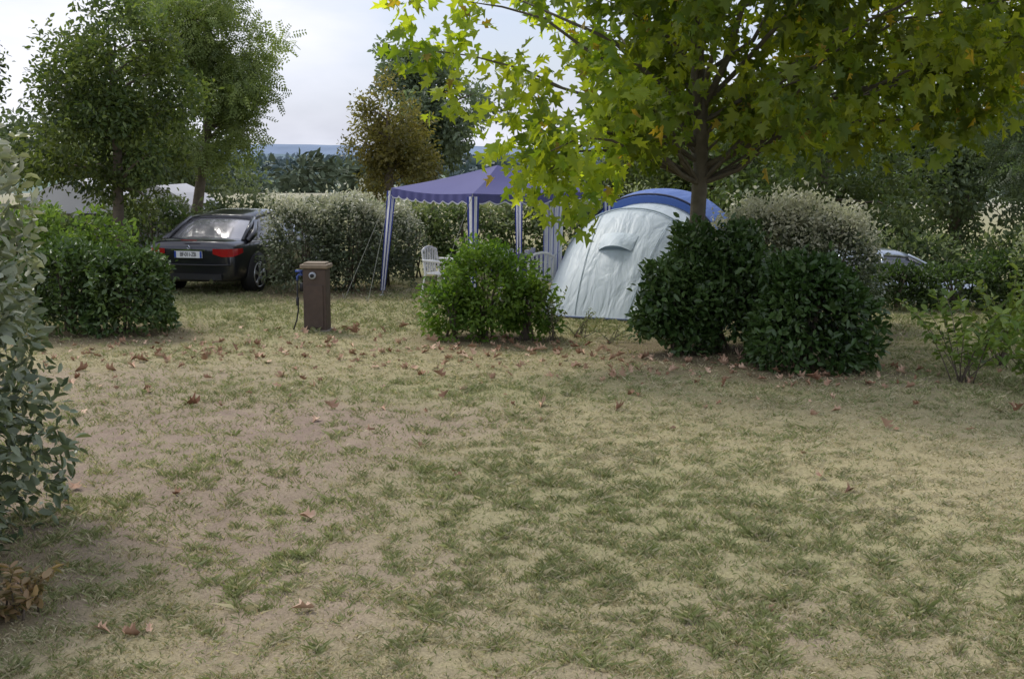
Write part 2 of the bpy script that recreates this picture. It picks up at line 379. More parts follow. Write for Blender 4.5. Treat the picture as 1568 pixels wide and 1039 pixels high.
def sprigs(name,cx,cy,n,h,rad,seed,c1,c2,size):
    rng=rs(seed); e=empty(name,(cx,cy,gz(cx,cy))); mb=MB(); P=[];O=[]
    for i in range(n):
        a=rng.rand()*6.28; hh=h*rng.uniform(.4,1); rr=rad*rng.uniform(.3,1.2)
        p0=Vector((rng.randn()*.05,rng.randn()*.05,-.02)); p2=Vector((math.cos(a)*rr,math.sin(a)*rr,hh)); p1=p0.lerp(p2,.5)+Vector((0,0,hh*.25))
        pts=[p0.lerp(p1,t).lerp(p1.lerp(p2,t),t) for t in np.linspace(0,1,9)]
        mb.add(tube(pts,[.007*(1-.8*t)+.001 for t in np.linspace(0,1,9)],4))
        for t in np.linspace(.3,1,12):
            q=p0.lerp(p1,t).lerp(p1.lerp(p2,t),t)
            for s in(-1,1):
                P.append(q); O.append((-math.sin(a)*s*1.2+.4*math.cos(a),math.cos(a)*s*1.2+.4*math.sin(a),.25))
    mb.obj('stems',M_bark,e,True)
    P=np.array([tuple(p) for p in P]);O=norm(np.array(O))*1.6; m=len(P)
    leaves(name+'_foliage',P,O,size*rng.uniform(.6,1.2,m),mixcol(c1,c2,rng.rand(m)),OV,M_leaf,rng,e,upn=1.2,rnd=.3)
sprigs('young_shrub',5.0,13.5,14,.95,.65,31,(.1,.17,.035),(.25,.33,.08),.13)
sprigs('young_shrub',5.6,12.7,15,1.0,.65,32,(.1,.17,.035),(.22,.3,.07),.13)
sprigs('young_shrub',5.85,14.6,16,1.15,.6,33,(.12,.19,.035),(.3,.36,.08),.13)
sprigs('weed_plant',.95,16.9,9,.4,.4,34,(.1,.14,.05),(.25,.28,.13),.035)
sprigs('weed_plant',1.3,16.4,7,.3,.4,35,(.1,.14,.05),(.25,.28,.13),.035)
sprigs('weed_plant',.55,16.6,9,.75,.25,36,(.12,.16,.06),(.4,.4,.3),.06)
sprigs('weed_plant',-2.72,6.5,12,.3,.3,37,(.16,.15,.06),(.45,.3,.18),.07)

# ------------------------------------------------------------------ trees
rng=rs(101)
bx,by=2.46,16.4; cl=[]
xs=[-1.6,-1.2,-.5,0,.7,1.1,1.9,3.1,5.0,6.2,6.9]; zs=[4.1,3.3,2.75,2.25,1.75,2.15,2.45,2.3,2.65,3.05,4.0]
tries=0
while len(cl)<240 and tries<12000:
    tries+=1
    x=rng.uniform(-1.6,6.9); y=16.2+rng.uniform(-3.2,3.2); z=rng.uniform(1.7,7.8)
    q=((x-2.7)/4.35)**2+((y-16.2)/3.3)**2+((z-4.6)/3.4)**2
    zm=np.interp(x,xs,zs)+.32+max(0,abs(y-15.9)-1.6)*.35
    if q>1.05 or z<zm: continue
    if q<.25 and rng.rand()<.5: continue
    if z>5.2 and rng.rand()<.55: continue
    r=rng.uniform(.32,.58)
    if x<1.2 and rng.rand()<.48: continue
    if abs(x-2.4)<.6 and y<16.4 and z<4.6 and rng.rand()<.5: continue
    lf=min(1,max(0,(1.9-x)/1.5))
    cl.append((x-bx,y-by,z,r,(.75 if x<.9 else 1.15),1.0+.75*lf))  # last factor brightens the left clumps: backlight painted into leaf colour
for x,y,z,r in((.75,15.,1.75,.33),(.45,15.,2.05,.38),(.1,15.1,2.3,.4),(.95,15.1,2.2,.4),(-.15,15.2,2.7,.4),(-.75,15.4,3.2,.4),(-1.15,15.3,3.75,.38),(-.6,15.5,3.9,.42),(1.1,15.3,2.6,.45),(.4,15.4,2.75,.4),(-1.3,15.6,4.3,.35),(1.5,15.2,2.6,.4),(1.2,16.5,2.3,.4),(.6,16.4,2.4,.4)):
    cl.append((x-bx,y-by,z,r,.95,1.75))  # same painted backlight on these hanging clumps
for x,y,z,r in((5.6,15.2,3.0,.5),(6.1,15.6,3.3,.5),(5.1,15.4,2.85,.5),(4.3,15.3,2.75,.5),(6.4,16,3.9,.5),(3.6,15.2,2.75,.45),(1.6,15.4,3.1,.45),(3.0,15.3,3.2,.4)):
    cl.append((x-bx,y-by,z,r,1.1,1.2))
big=[[(0,0,2.3,.05),(.5,-.25,2.55,.04),(1.0,-.4,2.95,.035),(1.9,-.5,3.3,.022),(2.9,-.5,3.5,.01)],
     [(0,0,2.9,.06),(-.12,-.2,3.5,.05),(.02,-.35,4.3,.04),(.25,-.4,5.3,.02)],
     [(0,0,3.0,.05),(.3,-.2,3.7,.045),(.5,-.3,4.5,.035),(.6,-.3,5.5,.02)],
     [(0,0,2.95,.05),(-.5,-.3,3.3,.035),(-1.2,-.5,3.9,.025),(-2.4,-.6,4.4,.012)],
     [(0,0,2.6,.04),(-.6,-.3,2.75,.03),(-1.4,-.8,2.75,.02),(-2.0,-1.2,2.3,.01)]]
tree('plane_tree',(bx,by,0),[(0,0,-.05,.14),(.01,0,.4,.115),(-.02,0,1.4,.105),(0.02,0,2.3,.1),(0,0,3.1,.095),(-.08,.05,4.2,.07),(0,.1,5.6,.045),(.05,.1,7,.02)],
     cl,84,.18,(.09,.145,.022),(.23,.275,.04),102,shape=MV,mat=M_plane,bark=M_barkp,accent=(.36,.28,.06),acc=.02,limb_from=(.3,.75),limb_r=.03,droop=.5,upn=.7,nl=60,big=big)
tree('lime_tree',(-7.75,24.4,0),[(0,0,-.05,.13),(0,0,1.,.11),(.05,0,2.4,.09),(0,0,4.6,.03)],ell_clumps((0,0,3.35),(1.65,1.5,1.7),150,.42,103,lumpa=.2,power=3),200,.125,(.06,.095,.03),(.18,.22,.055),104,limb_r=.04,nl=35,top=.6)
tree('locust_tree',(-7.3,30,0),[(-.3,0,-.05,.16),(-.3,0,1.2,.13),(0,0,3,.1),(.1,0,6,.04)],
     ell_clumps((0.2,0,4.1),(2.0,1.8,2.2),85,.5,105,lumpa=.35)+ell_clumps((-.4,0,5.9),(1.7,1.5,.9),28,.5,106),70,.38,(.14,.19,.06),(.33,.39,.13),107,shape=SP,limb_r=.045,nl=45,flat=.6,top=.4)
tree('oak_tree',(-3.75,38,0),[(0,0,-.05,.2),(0,0,1.2,.16),(0,0,3.8,.04)],ell_clumps((0,0,2.5),(1.4,1.3,1.6),90,.42,108),200,.14,(.135,.13,.04),(.27,.225,.065),109,nl=14,top=.5)
tree('ash_tree',(-3.0,45,0),[(0,0,-.05,.22),(0,0,2,.18),(-.3,0,6,.04)],ell_clumps((0.1,0,3.7),(2.0,1.8,1.6),80,.55,110,lumpa=.3)+ell_clumps((-.6,0,5.5),(1.3,1.3,.8),34,.5,111),120,.22,(.11,.15,.10),(.21,.26,.17),112,nl=20,top=.3)
tree('oak_tree',(-12.3,27.,0),[(0,0,-.05,.2),(0,0,2,.15),(0,0,5,.04)],ell_clumps((-.2,0,3.7),(1.6,1.6,1.8),60,.5,113),150,.15,(.045,.07,.025),(.11,.15,.05),114,nl=20)
tree('oak_tree',(-12.6,40,0),[(0,0,-.05,.2),(0,0,2,.15),(0,0,4,.04)],ell_clumps((-.2,0,2.6),(4.3,2,1.6),90,.7,115),120,.22,(.08,.115,.06),(.20,.24,.12),116,nl=20)
tree('locust_tree',(11.6,26.5,-.8),[(0,0,-.05,.2),(0,0,2,.15),(0,0,6,.05)],ell_clumps((.2,0,4.2),(2.4,2.,2.2),90,.6,117,lumpa=.35),68,.38,(.09,.13,.07),(.20,.26,.14),118,shape=SP,nl=40,flat=.6,top=.3)
tree('lime_tree',(7.5,30,-.8),[(0,0,-.05,.2),(0,0,2,.15),(0,0,5,.05)],ell_clumps((0,0,3.3),(2.5,2.2,2.2),100,.6,119),100,.17,(.085,.13,.045),(.21,.26,.09),120,nl=20,top=.4)
tree('lime_tree',(4.6,33,-.8),[(0,0,-.05,.2),(0,0,2,.15),(0,0,4.6,.05)],ell_clumps((0,0,3.),(2.6,2.2,1.9),95,.65,121),105,.19,(.10,.145,.05),(.23,.28,.1),122,nl=20,top=.4)
tree('oak_tree',(13.6,38,-.8),[(0,0,-.05,.2),(0,0,2,.15),(0,0,5,.05)],ell_clumps((0,0,3.2),(3.3,2.4,2.6),100,.75,123),95,.22,(.09,.13,.065),(.2,.25,.12),124,nl=20,top=.3)
tree('oak_tree',(19.0,40,-.8),[(0,0,-.05,.2),(0,0,2,.15),(0,0,5,.05)],ell_clumps((0,0,3.2),(3.0,2.4,2.6),80,.75,143),85,.24,(.09,.13,.065),(.2,.25,.12),144,nl=20,top=.3)
tree('oak_tree',(9.0,42,-.8),[(0,0,-.05,.2),(0,0,2,.15),(0,0,5,.05)],ell_clumps((-1,0,2.6),(3.6,2.4,2.0),80,.8,125),85,.26,(.12,.165,.10),(.24,.29,.17),126,nl=20,top=.3)

rng=rs(140); P=[];O=[];C_=[]
for i in range(200):
    y=rng.uniform(90,900); x=rng.uniform(-.35,.1)*y
    if i%6==0: x=rng.uniform(.2,.45)*y; y=max(y,160)
    if rng.rand()<.3: x=-.19*y+rng.randn()*.02*y
    h=rng.uniform(1.6,4.5)*(.45+y/320 if y<300 else 1.4)
    z0=gz(x,y); m=200; d=norm(rng.randn(m,3)); p=d*(rng.rand(m,1)**.4)*np.array([h*.75,h*.6,h*.5])*lump(d,rng,.2)[:,None]+np.array([x,y,z0+h*.45])
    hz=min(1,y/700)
    c=np.array([.085,.11,.05])*(1-hz)+np.array([.16,.21,.20])*hz  # aerial haze mixed into the leaf colour with distance
    P.append(p);O.append(d);C_.append(np.repeat(c[None]*rng.uniform(.8,1.2),m,0)*rng.uniform(.7,1.3,(m,1)))
P=np.concatenate(P);O=np.concatenate(O);C_=np.concatenate(C_)
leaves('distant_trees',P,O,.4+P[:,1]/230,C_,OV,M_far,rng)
# far tree belts between the fields
rng=rs(151); P=[];O=[];S=[];C_=[]
for y in(1050,1250,1650,2000,2450):
    for j in range(60):
        x=rng.uniform(-.36,.42)*y
        if rng.rand()<.45: continue
        m=36; w_=rng.uniform(12,45)
        P.append(np.stack([x+rng.randn(m)*w_,y+rng.randn(m)*10,-15+rng.rand(m)*rng.uniform(5,11)],-1)); O.append(norm(rng.randn(m,3)))
        hz=y/2600; c=np.array([.10,.14,.10])*(1-hz)+np.array([.17,.22,.27])*hz  # belts shift to blue-grey with distance, haze put into their colour
        C_.append(np.repeat(c[None]*rng.uniform(.85,1.15),m,0)); S.append(np.full(m,8.+y/400))
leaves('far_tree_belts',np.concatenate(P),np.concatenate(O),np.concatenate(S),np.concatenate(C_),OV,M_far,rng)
hx=np.linspace(-6000,6000,400)
def ridge(name,y0,base,h,col,seed,f):
    V=[];F=[]
    for i,x in enumerate(hx):
        t=h*(.65+.6*float(fbm(np.array([x*f+9]),np.array([seed*3.3]),seed)[0]))
        V+=[(x,y0-300,base),(x,y0-60,base+t*.8),(x,y0,base+t),(x,y0+600,base)]
    for i in range(len(hx)-1):
        for k in range(3): a=i*4+k; F.append((a,a+4,a+5,a+1))
    mkobj(name,V,F,simple(name+'_hazed_forest',col,.95,noise=.3,scale=.012,spec=.1),smooth=True)  # bluish ridge colour has the distance haze painted in
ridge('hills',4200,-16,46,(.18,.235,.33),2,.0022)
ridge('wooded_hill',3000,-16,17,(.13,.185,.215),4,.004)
mw=simple('white_film',(.6,.62,.65),.5,noise=.1,scale=.2)
gm=MB()
for i in range(4):
    ys=1400+i*9; ring=lambda x:[(x,ys+4*math.cos(a),-15.3+4*max(0,math.sin(a))) for a in np.linspace(0,math.pi,9)]
    gm.add(loft([ring(-285+i*4),ring(-235)],closed=False,cap=True))
gm.obj('greenhouse',mw,None)

# ------------------------------------------------------------------ car
M_tyre=simple('tyre',(.02,.02,.02),.85); M_rim=simple('rim_alloy',(.55,.56,.58),.3,.9,noise=.05)
M_chrome=simple('chrome',(.75,.75,.77),.12,1,noise=.03); M_red=simple('tail_light_red',(.35,.012,.015),.15,coat=.8)
M_plate=simple('plate_white',(.75,.76,.78),.4,noise=.03); M_blk=simple('black_plastic',(.015,.015,.017),.6)
M_blue=simple('plate_blue',(.02,.06,.35),.4)
M_glass=simple('glass_painted_reflection',(.42,.41,.42),.12,.55,noise=.25,scale=2,spec=1.,coat=1)  # pale, part-metal base paints in the sky reflection on the windows
M_glassd=simple('side_glass',(.03,.032,.035),.05,0,noise=.05,spec=1.,coat=1)
def car(name,loc,rz,col,metal=.3):
    paint=simple(name+'_paint',col,.28,metal,noise=.06,scale=3,coat=1)
    e=empty(name,loc,rz)
    def ring(y,w,b,s,d,tw=.8):
        h=[(0,b),(.6*w,b),(.93*w,b+.03),(.985*w,b+.16),(w,.5*(b+s)),(.985*w,s-.14),(.95*w,s-.02),(tw*w,d-.012),(.4*w,d),(0,d)]
        return [(x,y,z) for x,z in h]+[(-x,y,z) for x,z in h[-2:0:-1]]
    st=[(-.02,.74,.36,.76,.80),(.0,.8,.30,.80,.86),(.05,.84,.25,.9,.955),(.12,.865,.23,.925,.985),(.5,.885,.2,.945,1.0),(.9,.89,.2,.95,1.0),(1.6,.89,.2,.94,.99),(2.4,.89,.2,.925,.975),(3.1,.885,.2,.91,.97),(3.4,.88,.2,.89,.95),(3.9,.87,.21,.83,.89),(4.3,.83,.23,.74,.79),(4.5,.76,.27,.64,.69),(4.58,.66,.33,.55,.6)]
    v,f=loft([ring(*s) for s in st])
    o=mkobj('body',v,f,paint,e,True); sd=o.modifiers.new('s','SUBSURF'); sd.levels=2; sd.render_levels=2
    def gr(y,zb,zt,wb,wt): return [(-wb,y,zb),(-(wb*.55+wt*.45)-.02,y,zb*.5+zt*.5),(-wt,y,zt-.015),(-wt*.6,y,zt+.01),(0,y,zt+.018),(wt*.6,y,zt+.01),(wt,y,zt-.015),((wb*.55+wt*.45)+.02,y,zb*.5+zt*.5),(wb,y,zb)]
    gs=[(.62,.95,.985,.74,.70),(.95,.95,1.17,.80,.66),(1.3,.94,1.335,.83,.61),(1.6,.93,1.395,.835,.6),(2.1,.93,1.42,.835,.6),(2.55,.92,1.395,.83,.6),(2.9,.92,1.25,.83,.64),(3.2,.91,1.09,.81,.70),(3.45,.9,.95,.76,.74)]
    v,f=loft([gr(*s) for s in gs],closed=False,cap=False)
    mi=[(0 if 2<=(i%8)<=5 else 1) for i in range(len(f))]
    mkobj('window_glass',v,f,[M_glass,M_glassd],e,True,mi)
    rf=[(1.22,1.315,.625),(1.35,1.365,.62),(1.7,1.418,.615),(2.1,1.436,.615),(2.45,1.42,.615),(2.62,1.385,.62)]
    V=[];F=[]
    for y,z,w in rf:
        V+=[(-w-.03,y,z-.07),(-w,y,z-.012),(-w*.6,y,z+.018),(0,y,z+.028),(w*.6,y,z+.018),(w,y,z-.012),(w+.03,y,z-.07)]
    for i in range(len(rf)-1):
        for k in range(6): a=i*7+k;F.append((a,a+1,a+8,a+7))
    o=mkobj('roof',V,F,paint,e,True); q=o.modifiers.new('t','SOLIDIFY'); q.thickness=.03; q.offset=-1
    mb=MB()
    for s in(-1,1):
        mb.add(tube([(s*.76,.58,.96),(s*.71,.95,1.17),(s*.64,1.28,1.32)],[.04,.04,.04],8))
        mb.add(tube([(s*.84,.62,.95),(s*.80,.95,1.06),(s*.69,1.24,1.25)],[.05,.07,.06],8))
        mb.add(tube([(s*.85,2.0,.93),(s*.76,2.05,1.2),(s*.655,2.1,1.38)],[.035,.03,.03],6))
        mb.add(tube([(s*.79,3.42,.93),(s*.73,3.0,1.17),(s*.655,2.6,1.37)],[.03,.028,.028],6))
    mb.obj('pillars',paint,e,True)
    for wy in(.88,3.72):
        for s in(-1,1):
            w=MB()
            w.add(cyl((s*.80,wy,.36),(1,0,0),.37,.20,28),0)
            w.add(cyl((s*.815,wy,.315),(1,0,0),.315,.20,28),1)
            w.add(cyl((s*.82,wy,.315),(1,0,0),.225,.2,28),0)
            w.add(cyl((s*.905,wy,.315),(1,0,0),.06,.05,14),2)
            for k in range(5):
                a=k*2*math.pi/5+.3
                for da in(-.13,.13):
                    w.add(tube([(s*.915,wy+.05*math.cos(a),.315+.05*math.sin(a)),(s*.918,wy+.21*math.cos(a+da),.315+.21*math.sin(a+da))],.022,5),2)
            w.add(tube([(s*.92,wy+.222*math.cos(a),.315+.222*math.sin(a)) for a in np.linspace(0,2*math.pi,25)],.013,5,False),2)
            w.obj('wheel',[M_blk,M_tyre,M_rim],e,True)
    d=MB()
    for s in(-1,1):
        V=[];pts=[(.46,-.035),(.62,-.03),(.74,-.012),(.815,.04),(.868,.14),(.885,.3)]
        for i,(x,y) in enumerate(pts):
            zt=.84; zb=.70+(.05 if i==0 else 0)+(.03*max(0,i-3))
            V+=[(s*(x+.012),y-.012,zb),(s*(x+.012),y-.016,zt)]
        F=[(2*i,2*i+2,2*i+3,2*i+1) for i in range(5)]
        if s<0: F=[q[::-1] for q in F]
        d.add((V,F),0)
    d.obj('tail_lights',[M_red],e).modifiers.new('t','SOLIDIFY').thickness=.02
    d=MB()
    d.add(box(0,-.055,.735,.54,.02,.12),0)
    d.add(box(-.25,-.067,.735,.035,.006,.112),2); d.add(box(.25,-.067,.735,.035,.006,.112),2)
    d.add(box(0,-.05,.815,.66,.03,.022),1)
    d.add(tube([(0,-.045,.895),(.035,-.045,.86),(0,-.045,.825),(-.035,-.045,.86),(0,-.045,.895)],.007,5),1)
    d.add(box(0,-.02,.34,1.25,.06,.1),3)
    d.add(tube([(-.83,.1,.56),(-.76,-.03,.555),(-.4,-.06,.55),(.4,-.06,.55),(.76,-.03,.555),(.83,.1,.56)],.016,6),3)
    for s in(-1,1): d.add(cyl((s*.45,-.02,.27),(0,1,0),.04,.14,14),1)
    d.add(box(0,-.0,.985,.3,.03,.012),4)
    d.obj('rear_trim',[M_plate,M_chrome,M_blue,M_blk,M_red],e)
    fc=bpy.data.curves.new('plate_text','FONT'); fc.body='BF-011-ZB'; fc.size=.105; fc.align_x='CENTER'; fc.align_y='CENTER'; fc.extrude=.001; fc.space_character=.85
    t=bpy.data.objects.new('plate_text',fc); t.location=(0,-.069,.735); t.rotation_euler=(R(90),0,0); t.scale=(.8,1,1); t.data.materials.append(M_blk); link(t,e)
    d=MB()
    for s in(-1,1):
        d.add(tube([(s*.86,2.95,.98),(s*.95,2.93,1.02),(s*1.03,2.92,1.03)],[.03,.075,.06],8),0)
        d.add(tube([(s*.893,1.25,.8),(s*.915,1.35,.81),(s*.893,1.45,.81)],.014,5),1)
        d.add(tube([(s*.893,2.3,.79),(s*.915,2.4,.8),(s*.893,2.5,.8)],.014,5),1)
        d.add(tube([(s*.86,.75,.965),(s*.868,1.6,.95),(s*.866,2.4,.94),(s*.85,3.1,.93)],.009,5),1)
        V=[(s*.47,4.51,.6),(s*.74,4.42,.62),(s*.78,4.3,.7),(s*.5,4.44,.7)]; d.add((V,[(0,1,2,3)]),2)
    d.obj('side_trim',[paint,M_chrome,M_plate],e,True)
    return e
car('parked_car',(-5.74,22.0,gz(-5.8,23)),R(-14),(.016,.016,.024))
car('parked_car',(5.0,24.3,gz(7,24.3)),R(-86),(.42,.47,.55),.6)

# ------------------------------------------------------------------ service post
e=empty('service_post',(-2.77,17.45,gz(-2.77,17.45)),R(-6))
M_wood=simple('brown_wood',(.07,.047,.035),.7,noise=.35,scale=12,bump=.2); M_cap=simple('cap_wood',(.22,.17,.12),.75,noise=.3,scale=15)
d=MB(); d.add(box(0,0,.44,.33,.26,.9)); d.obj('post_body',M_wood,e,bevel=.012)
d=MB(); d.add(box(0,-.138,.36,.25,.012,.6)); d.obj('door_panel',M_wood,e,bevel=.004)
d=MB(); d.add(box(0,0,.925,.4,.32,.06)); d.add(box(0,0,.965,.32,.24,.03)); d.obj('cap',M_cap,e,bevel=.02)
M_sock=simple('grey_plastic',(.4,.43,.48),.4); M_tap=simple('tap_blue',(.05,.09,.3),.35)
d=MB(); d.add(cyl((-.02,-.14,.8),(0,1,0),.05,.04,18),0); d.add(cyl((-.02,-.165,.8),(0,1,0),.028,.03,14),2)
d.add(tube([(-.165,-.03,.8),(-.25,-.03,.8),(-.27,-.03,.77),(-.27,-.03,.72)],.017,8),1); d.add(box(-.24,-.03,.85,.11,.05,.03),1); d.add(cyl((-.22,-.03,.82),(0,0,1),.016,.06,8),1)
d.add(tube([(-.27,-.03,.74),(-.275,-.03,.5),(-.26,-.05,.3),(-.29,-.04,.15),(-.33,-.08,.02)],.012,6),2)
d.add(box(-.2,-.03,.62,.06,.05,.12),2); d.add(cyl((-.275,-.03,.42),(0,0,1),.022,.12,8),2)
d.obj('tap_and_socket',[M_sock,M_tap,M_blk],e,True)
d=MB(); d.add(box(0,0,.0,.42,.34,.05)); d.obj('concrete_base',simple('concrete',(.2,.18,.14),.9),e,bevel=.01)

# ------------------------------------------------------------------ gazebo
def striped(name,a,bcol,thr):
    m,nt,b=mat_new(name);N=nt.nodes;L=nt.links
    uv=N.new('ShaderNodeUVMap'); uv.uv_map='UVMap'
    sp=N.new('ShaderNodeSeparateXYZ'); L.new(uv.outputs[0],sp.inputs[0])
    fr=N.new('ShaderNodeMath'); fr.operation='FRACT'; L.new(sp.outputs[0],fr.inputs[0])
    gt=N.new('ShaderNodeMath'); gt.operation='GREATER_THAN'; gt.inputs[1].default_value=thr; L.new(fr.outputs[0],gt.inputs[0])
    mx=N.new('ShaderNodeMix'); mx.data_type='RGBA'; L.new(gt.outputs[0],mx.inputs[0]); mx.inputs[6].default_value=(*a,1); mx.inputs[7].default_value=(*bcol,1)
    L.new(mx.outputs[2],b.inputs['Base Color']); b.inputs['Roughness'].default_value=.8
    tr=N.new('ShaderNodeBsdfTranslucent'); L.new(mx.outputs[2],tr.inputs[0])
    ms=N.new('ShaderNodeMixShader'); ms.inputs[0].default_value=.4
    L.new(b.outputs[0],ms.inputs[1]); L.new(tr.outputs[0],ms.inputs[2]); L.new(ms.outputs[0],N['Material Output'].inputs[0])
    return m
def cloth(name,col,trans=.3,rough=.7,noise=.08,scale=3,bump=.15):
    m=simple(name,col,rough,noise=noise,scale=scale,bump=bump)
    nt=m.node_tree;N=nt.nodes;L=nt.links
    tr=N.new('ShaderNodeBsdfTranslucent'); tr.inputs[0].default_value=(*col,1)
    ms=N.new('ShaderNodeMixShader'); ms.inputs[0].default_value=trans
    L.new(N['Principled BSDF'].outputs[0],ms.inputs[1]); L.new(tr.outputs[0],ms.inputs[2]); L.new(ms.outputs[0],N['Material Output'].inputs[0]); return m
M_can=cloth('canopy_purple',(.105,.105,.29),.3); M_white=cloth('white_trim',(.7,.7,.75),.3); M_pole=simple('pole_white',(.6,.62,.66),.4,.2)
M_str=striped('stripe_blue_white',(.05,.07,.30),(.85,.86,.9),.42)
M_str2=striped('stripe_white_blue',(.2,.23,.55),(.92,.93,.95),.22)
e=empty('party_gazebo',(0,0,0))
Lc=Vector((-2.12,21.9,1.9)); Nc=Vector((-.62,19.75,1.87)); Rc=Vector((1.62,21.25,1.9)); Fc=Vector((.12,23.4,1.9)); pk=(Lc+Nc+Rc+Fc)/4; pk.z=2.3
cs_=[Lc,Nc,Rc,Fc]
mb=MB()
for i in range(4):
    A=cs_[i];B=cs_[(i+1)%4]; nn=12; V=[];F=[]
    for j in range(nn+1):
        t=j/nn
        for k in range(nn+1):
            s=k/nn; p=A.lerp(B,s).lerp(pk,t); p.z-=.05*math.sin(math.pi*s)*(1-t)+.07*math.sin(math.pi*t)*(.4+.6*math.sin(math.pi*s)); V.append(p)
    for j in range(nn):
        for k in range(nn): a=j*(nn+1)+k;F.append((a,a+1,a+nn+2,a+nn+1))
    mb.add((V,F),0)
    nn=96;V=[];F=[]
    outd=((A+B)/2-pk); outd.z=0; outd.normalize()
    for k in range(nn+1):
        s=k/nn; p=A.lerp(B,s); p.z-=.05*math.sin(math.pi*s); sc=abs(math.sin(s*math.pi*9)); w=.012*math.sin(s*60)
        q=p+outd*(.015+w)
        V+=[p+outd*.004,q-Vector((0,0,.10+.05*sc)),q-Vector((0,0,.122+.05*sc))]
    for k in range(nn): a=k*3;F.append((a,a+3,a+4,a+1))
    mb.add((V,F),0)
    mb.add((V,[(k*3+1,k*3+4,k*3+5,k*3+2) for k in range(nn)]),1)
mb.obj('canopy',[M_can,M_white],e,True)
mb=MB()
feet=[]
for c in cs_:
    o=(c-pk); o.z=0; o=o.normalized()
    b0=Vector((c.x,c.y,gz(c.x,c.y)-.02))+o*(.2 if c is Lc else .06); feet.append(b0)
    ct=c-o*.03-Vector((0,0,.03))
    mb.add(tube([b0,ct],.016,8)); mb.add(cyl(b0+Vector((0,0,.03)),(0,0,1),.05,.012,12))
    mid=ct.lerp(pk,.5); mb.add(tube([ct,mid-Vector((0,0,.09)),pk-Vector((0,0,.04))],.01,6))
for i in range(4): mb.add(tube([cs_[i].lerp(pk,.03)-Vector((0,0,.07)),cs_[(i+1)%4].lerp(pk,.03)-Vector((0,0,.07))],.01,6))
mb.obj('frame',M_pole,e,True)
def strip(name,A,B,w0,w1,dirv,ns,parent,wav=.02,mat=None):
    n=30;m=10;V=[];F=[];U=[]
    side=Vector(dirv).normalized(); nrm=side.cross(Vector((0,0,1)))
    for j in range(m+1):
        t=j/m; w=w0*(1-t)+w1*t; p=A.lerp(B,t)
        for k in range(n+1):
            s=k/n; V.append(p+side*w*(s-.5)+nrm*(.02+wav*math.sin(s*ns*6.28+t))); U.append((s*ns,t))
    for j in range(m):
        for k in range(n): a=j*(n+1)+k;F.append((a,a+1,a+n+2,a+n+1))
    o=mkobj(name,V,F,mat or M_str,parent,True); uv=o.data.uv_layers.new(name='UVMap')
    for l in o.data.loops: uv.data[l.index].uv=U[l.vertex_index]
for c,b0,w in zip(cs_,feet,(.16,.2,.16,.16)):
    strip('leg_curtain',c-Vector((0,0,.05)),b0.lerp(c,.06),w,w*.55,(1,.15,0),2.4,e,.01)
strip('side_curtain',Vector((.70,20.68,1.80)),Vector((.67,20.68,.35)),.34,.3,(1,-.1,0),4,e,.02,M_str2)
mb=MB()
for c,g in((Lc,(-2.9,21.3)),(Lc,(-2.45,20.9)),(Nc,(-1.3,18.9))):
    mb.add(tube([c,(g[0],g[1],gz(*g))],.005,4)); mb.add(tube([(g[0],g[1],-.05),(g[0]-.03,g[1]-.03,.1)],.008,5))
mb.obj('guy_ropes',simple('rope',(.35,.35,.3),.8),e)

M_ch=simple('white_plastic',(.8,.8,.78),.4,noise=.06)
def chair(loc,rz):
    e=empty('plastic_chair',loc,rz); d=MB()
    d.add(box(0,0,.43,.44,.44,.025))
    for sx in(-1,1):
        d.add(tube([(sx*.25,-.24,0),(sx*.22,-.2,.42),(sx*.25,-.2,.64)],[.02,.024,.02],6)); d.add(tube([(sx*.25,.28,0),(sx*.22,.2,.42),(sx*.22,.27,.84)],[.02,.024,.02],6))
        d.add(tube([(sx*.25,-.22,.64),(sx*.27,0,.655),(sx*.24,.24,.66)],[.026,.03,.024],6))
    d.add(tube([(-.22,.27,.8),(-.12,.285,.86),(0,.29,.88),(.12,.285,.86),(.22,.27,.8)],.025,6))
    for x in(-.15,-.075,0,.075,.15): d.add(box(x,.245,.65,.045,.015,.42))
    d.obj('chair_shell',M_ch,e,bevel=.006)
chair((-1.22,21.5,gz(-1.3,21.5)),R(60)); chair((-.45,22.1,gz(-.4,22.1)),R(170)); chair((.4,20.7,gz(.4,20.7)),R(200))
e=empty('camping_table',(.2,21.6,0),R(20)); d=MB(); d.add(box(0,0,.72,1.2,.75,.03),0)
V=[];F=[];per=[]
for s in np.linspace(0,1,17)[:-1]: per.append((-.6+1.2*s,-.375))
for s in np.linspace(0,1,11)[:-1]: per.append((.6,-.375+.75*s))
for s in np.linspace(0,1,17)[:-1]: per.append((.6-1.2*s,.375))
for s in np.linspace(0,1,11)[:-1]: per.append((-.6,.375-.75*s))
n=len(per)
for i,(x,y) in enumerate(per):
    V+=[(x*1.01,y*1.01,.738),(x*(1.03+.03*math.sin(i*1.3)),y*(1.03+.05*math.sin(i*1.3)),.45)]
F=[(2*i,2*((i+1)%n),2*((i+1)%n)+1,2*i+1) for i in range(n)]; F.append(tuple(2*i for i in range(n)))
d.add((V,F),1)
for sx in(-1,1):
    for sy in(-1,1): d.add(tube([(sx*.5,sy*.3,.7),(sx*.55,sy*.33,0)],.014,6),0)
d.add(cyl((.2,.05,.8),(0,0,1),.04,.12,12),2); d.add(cyl((.05,-.1,.79),(0,0,1),.06,.09,12),2); d.add(box(-.3,0,.8,.2,.14,.12),2)
d.obj('table',[M_pole,cloth('cloth_purple',(.09,.06,.27),.1),M_ch],e)

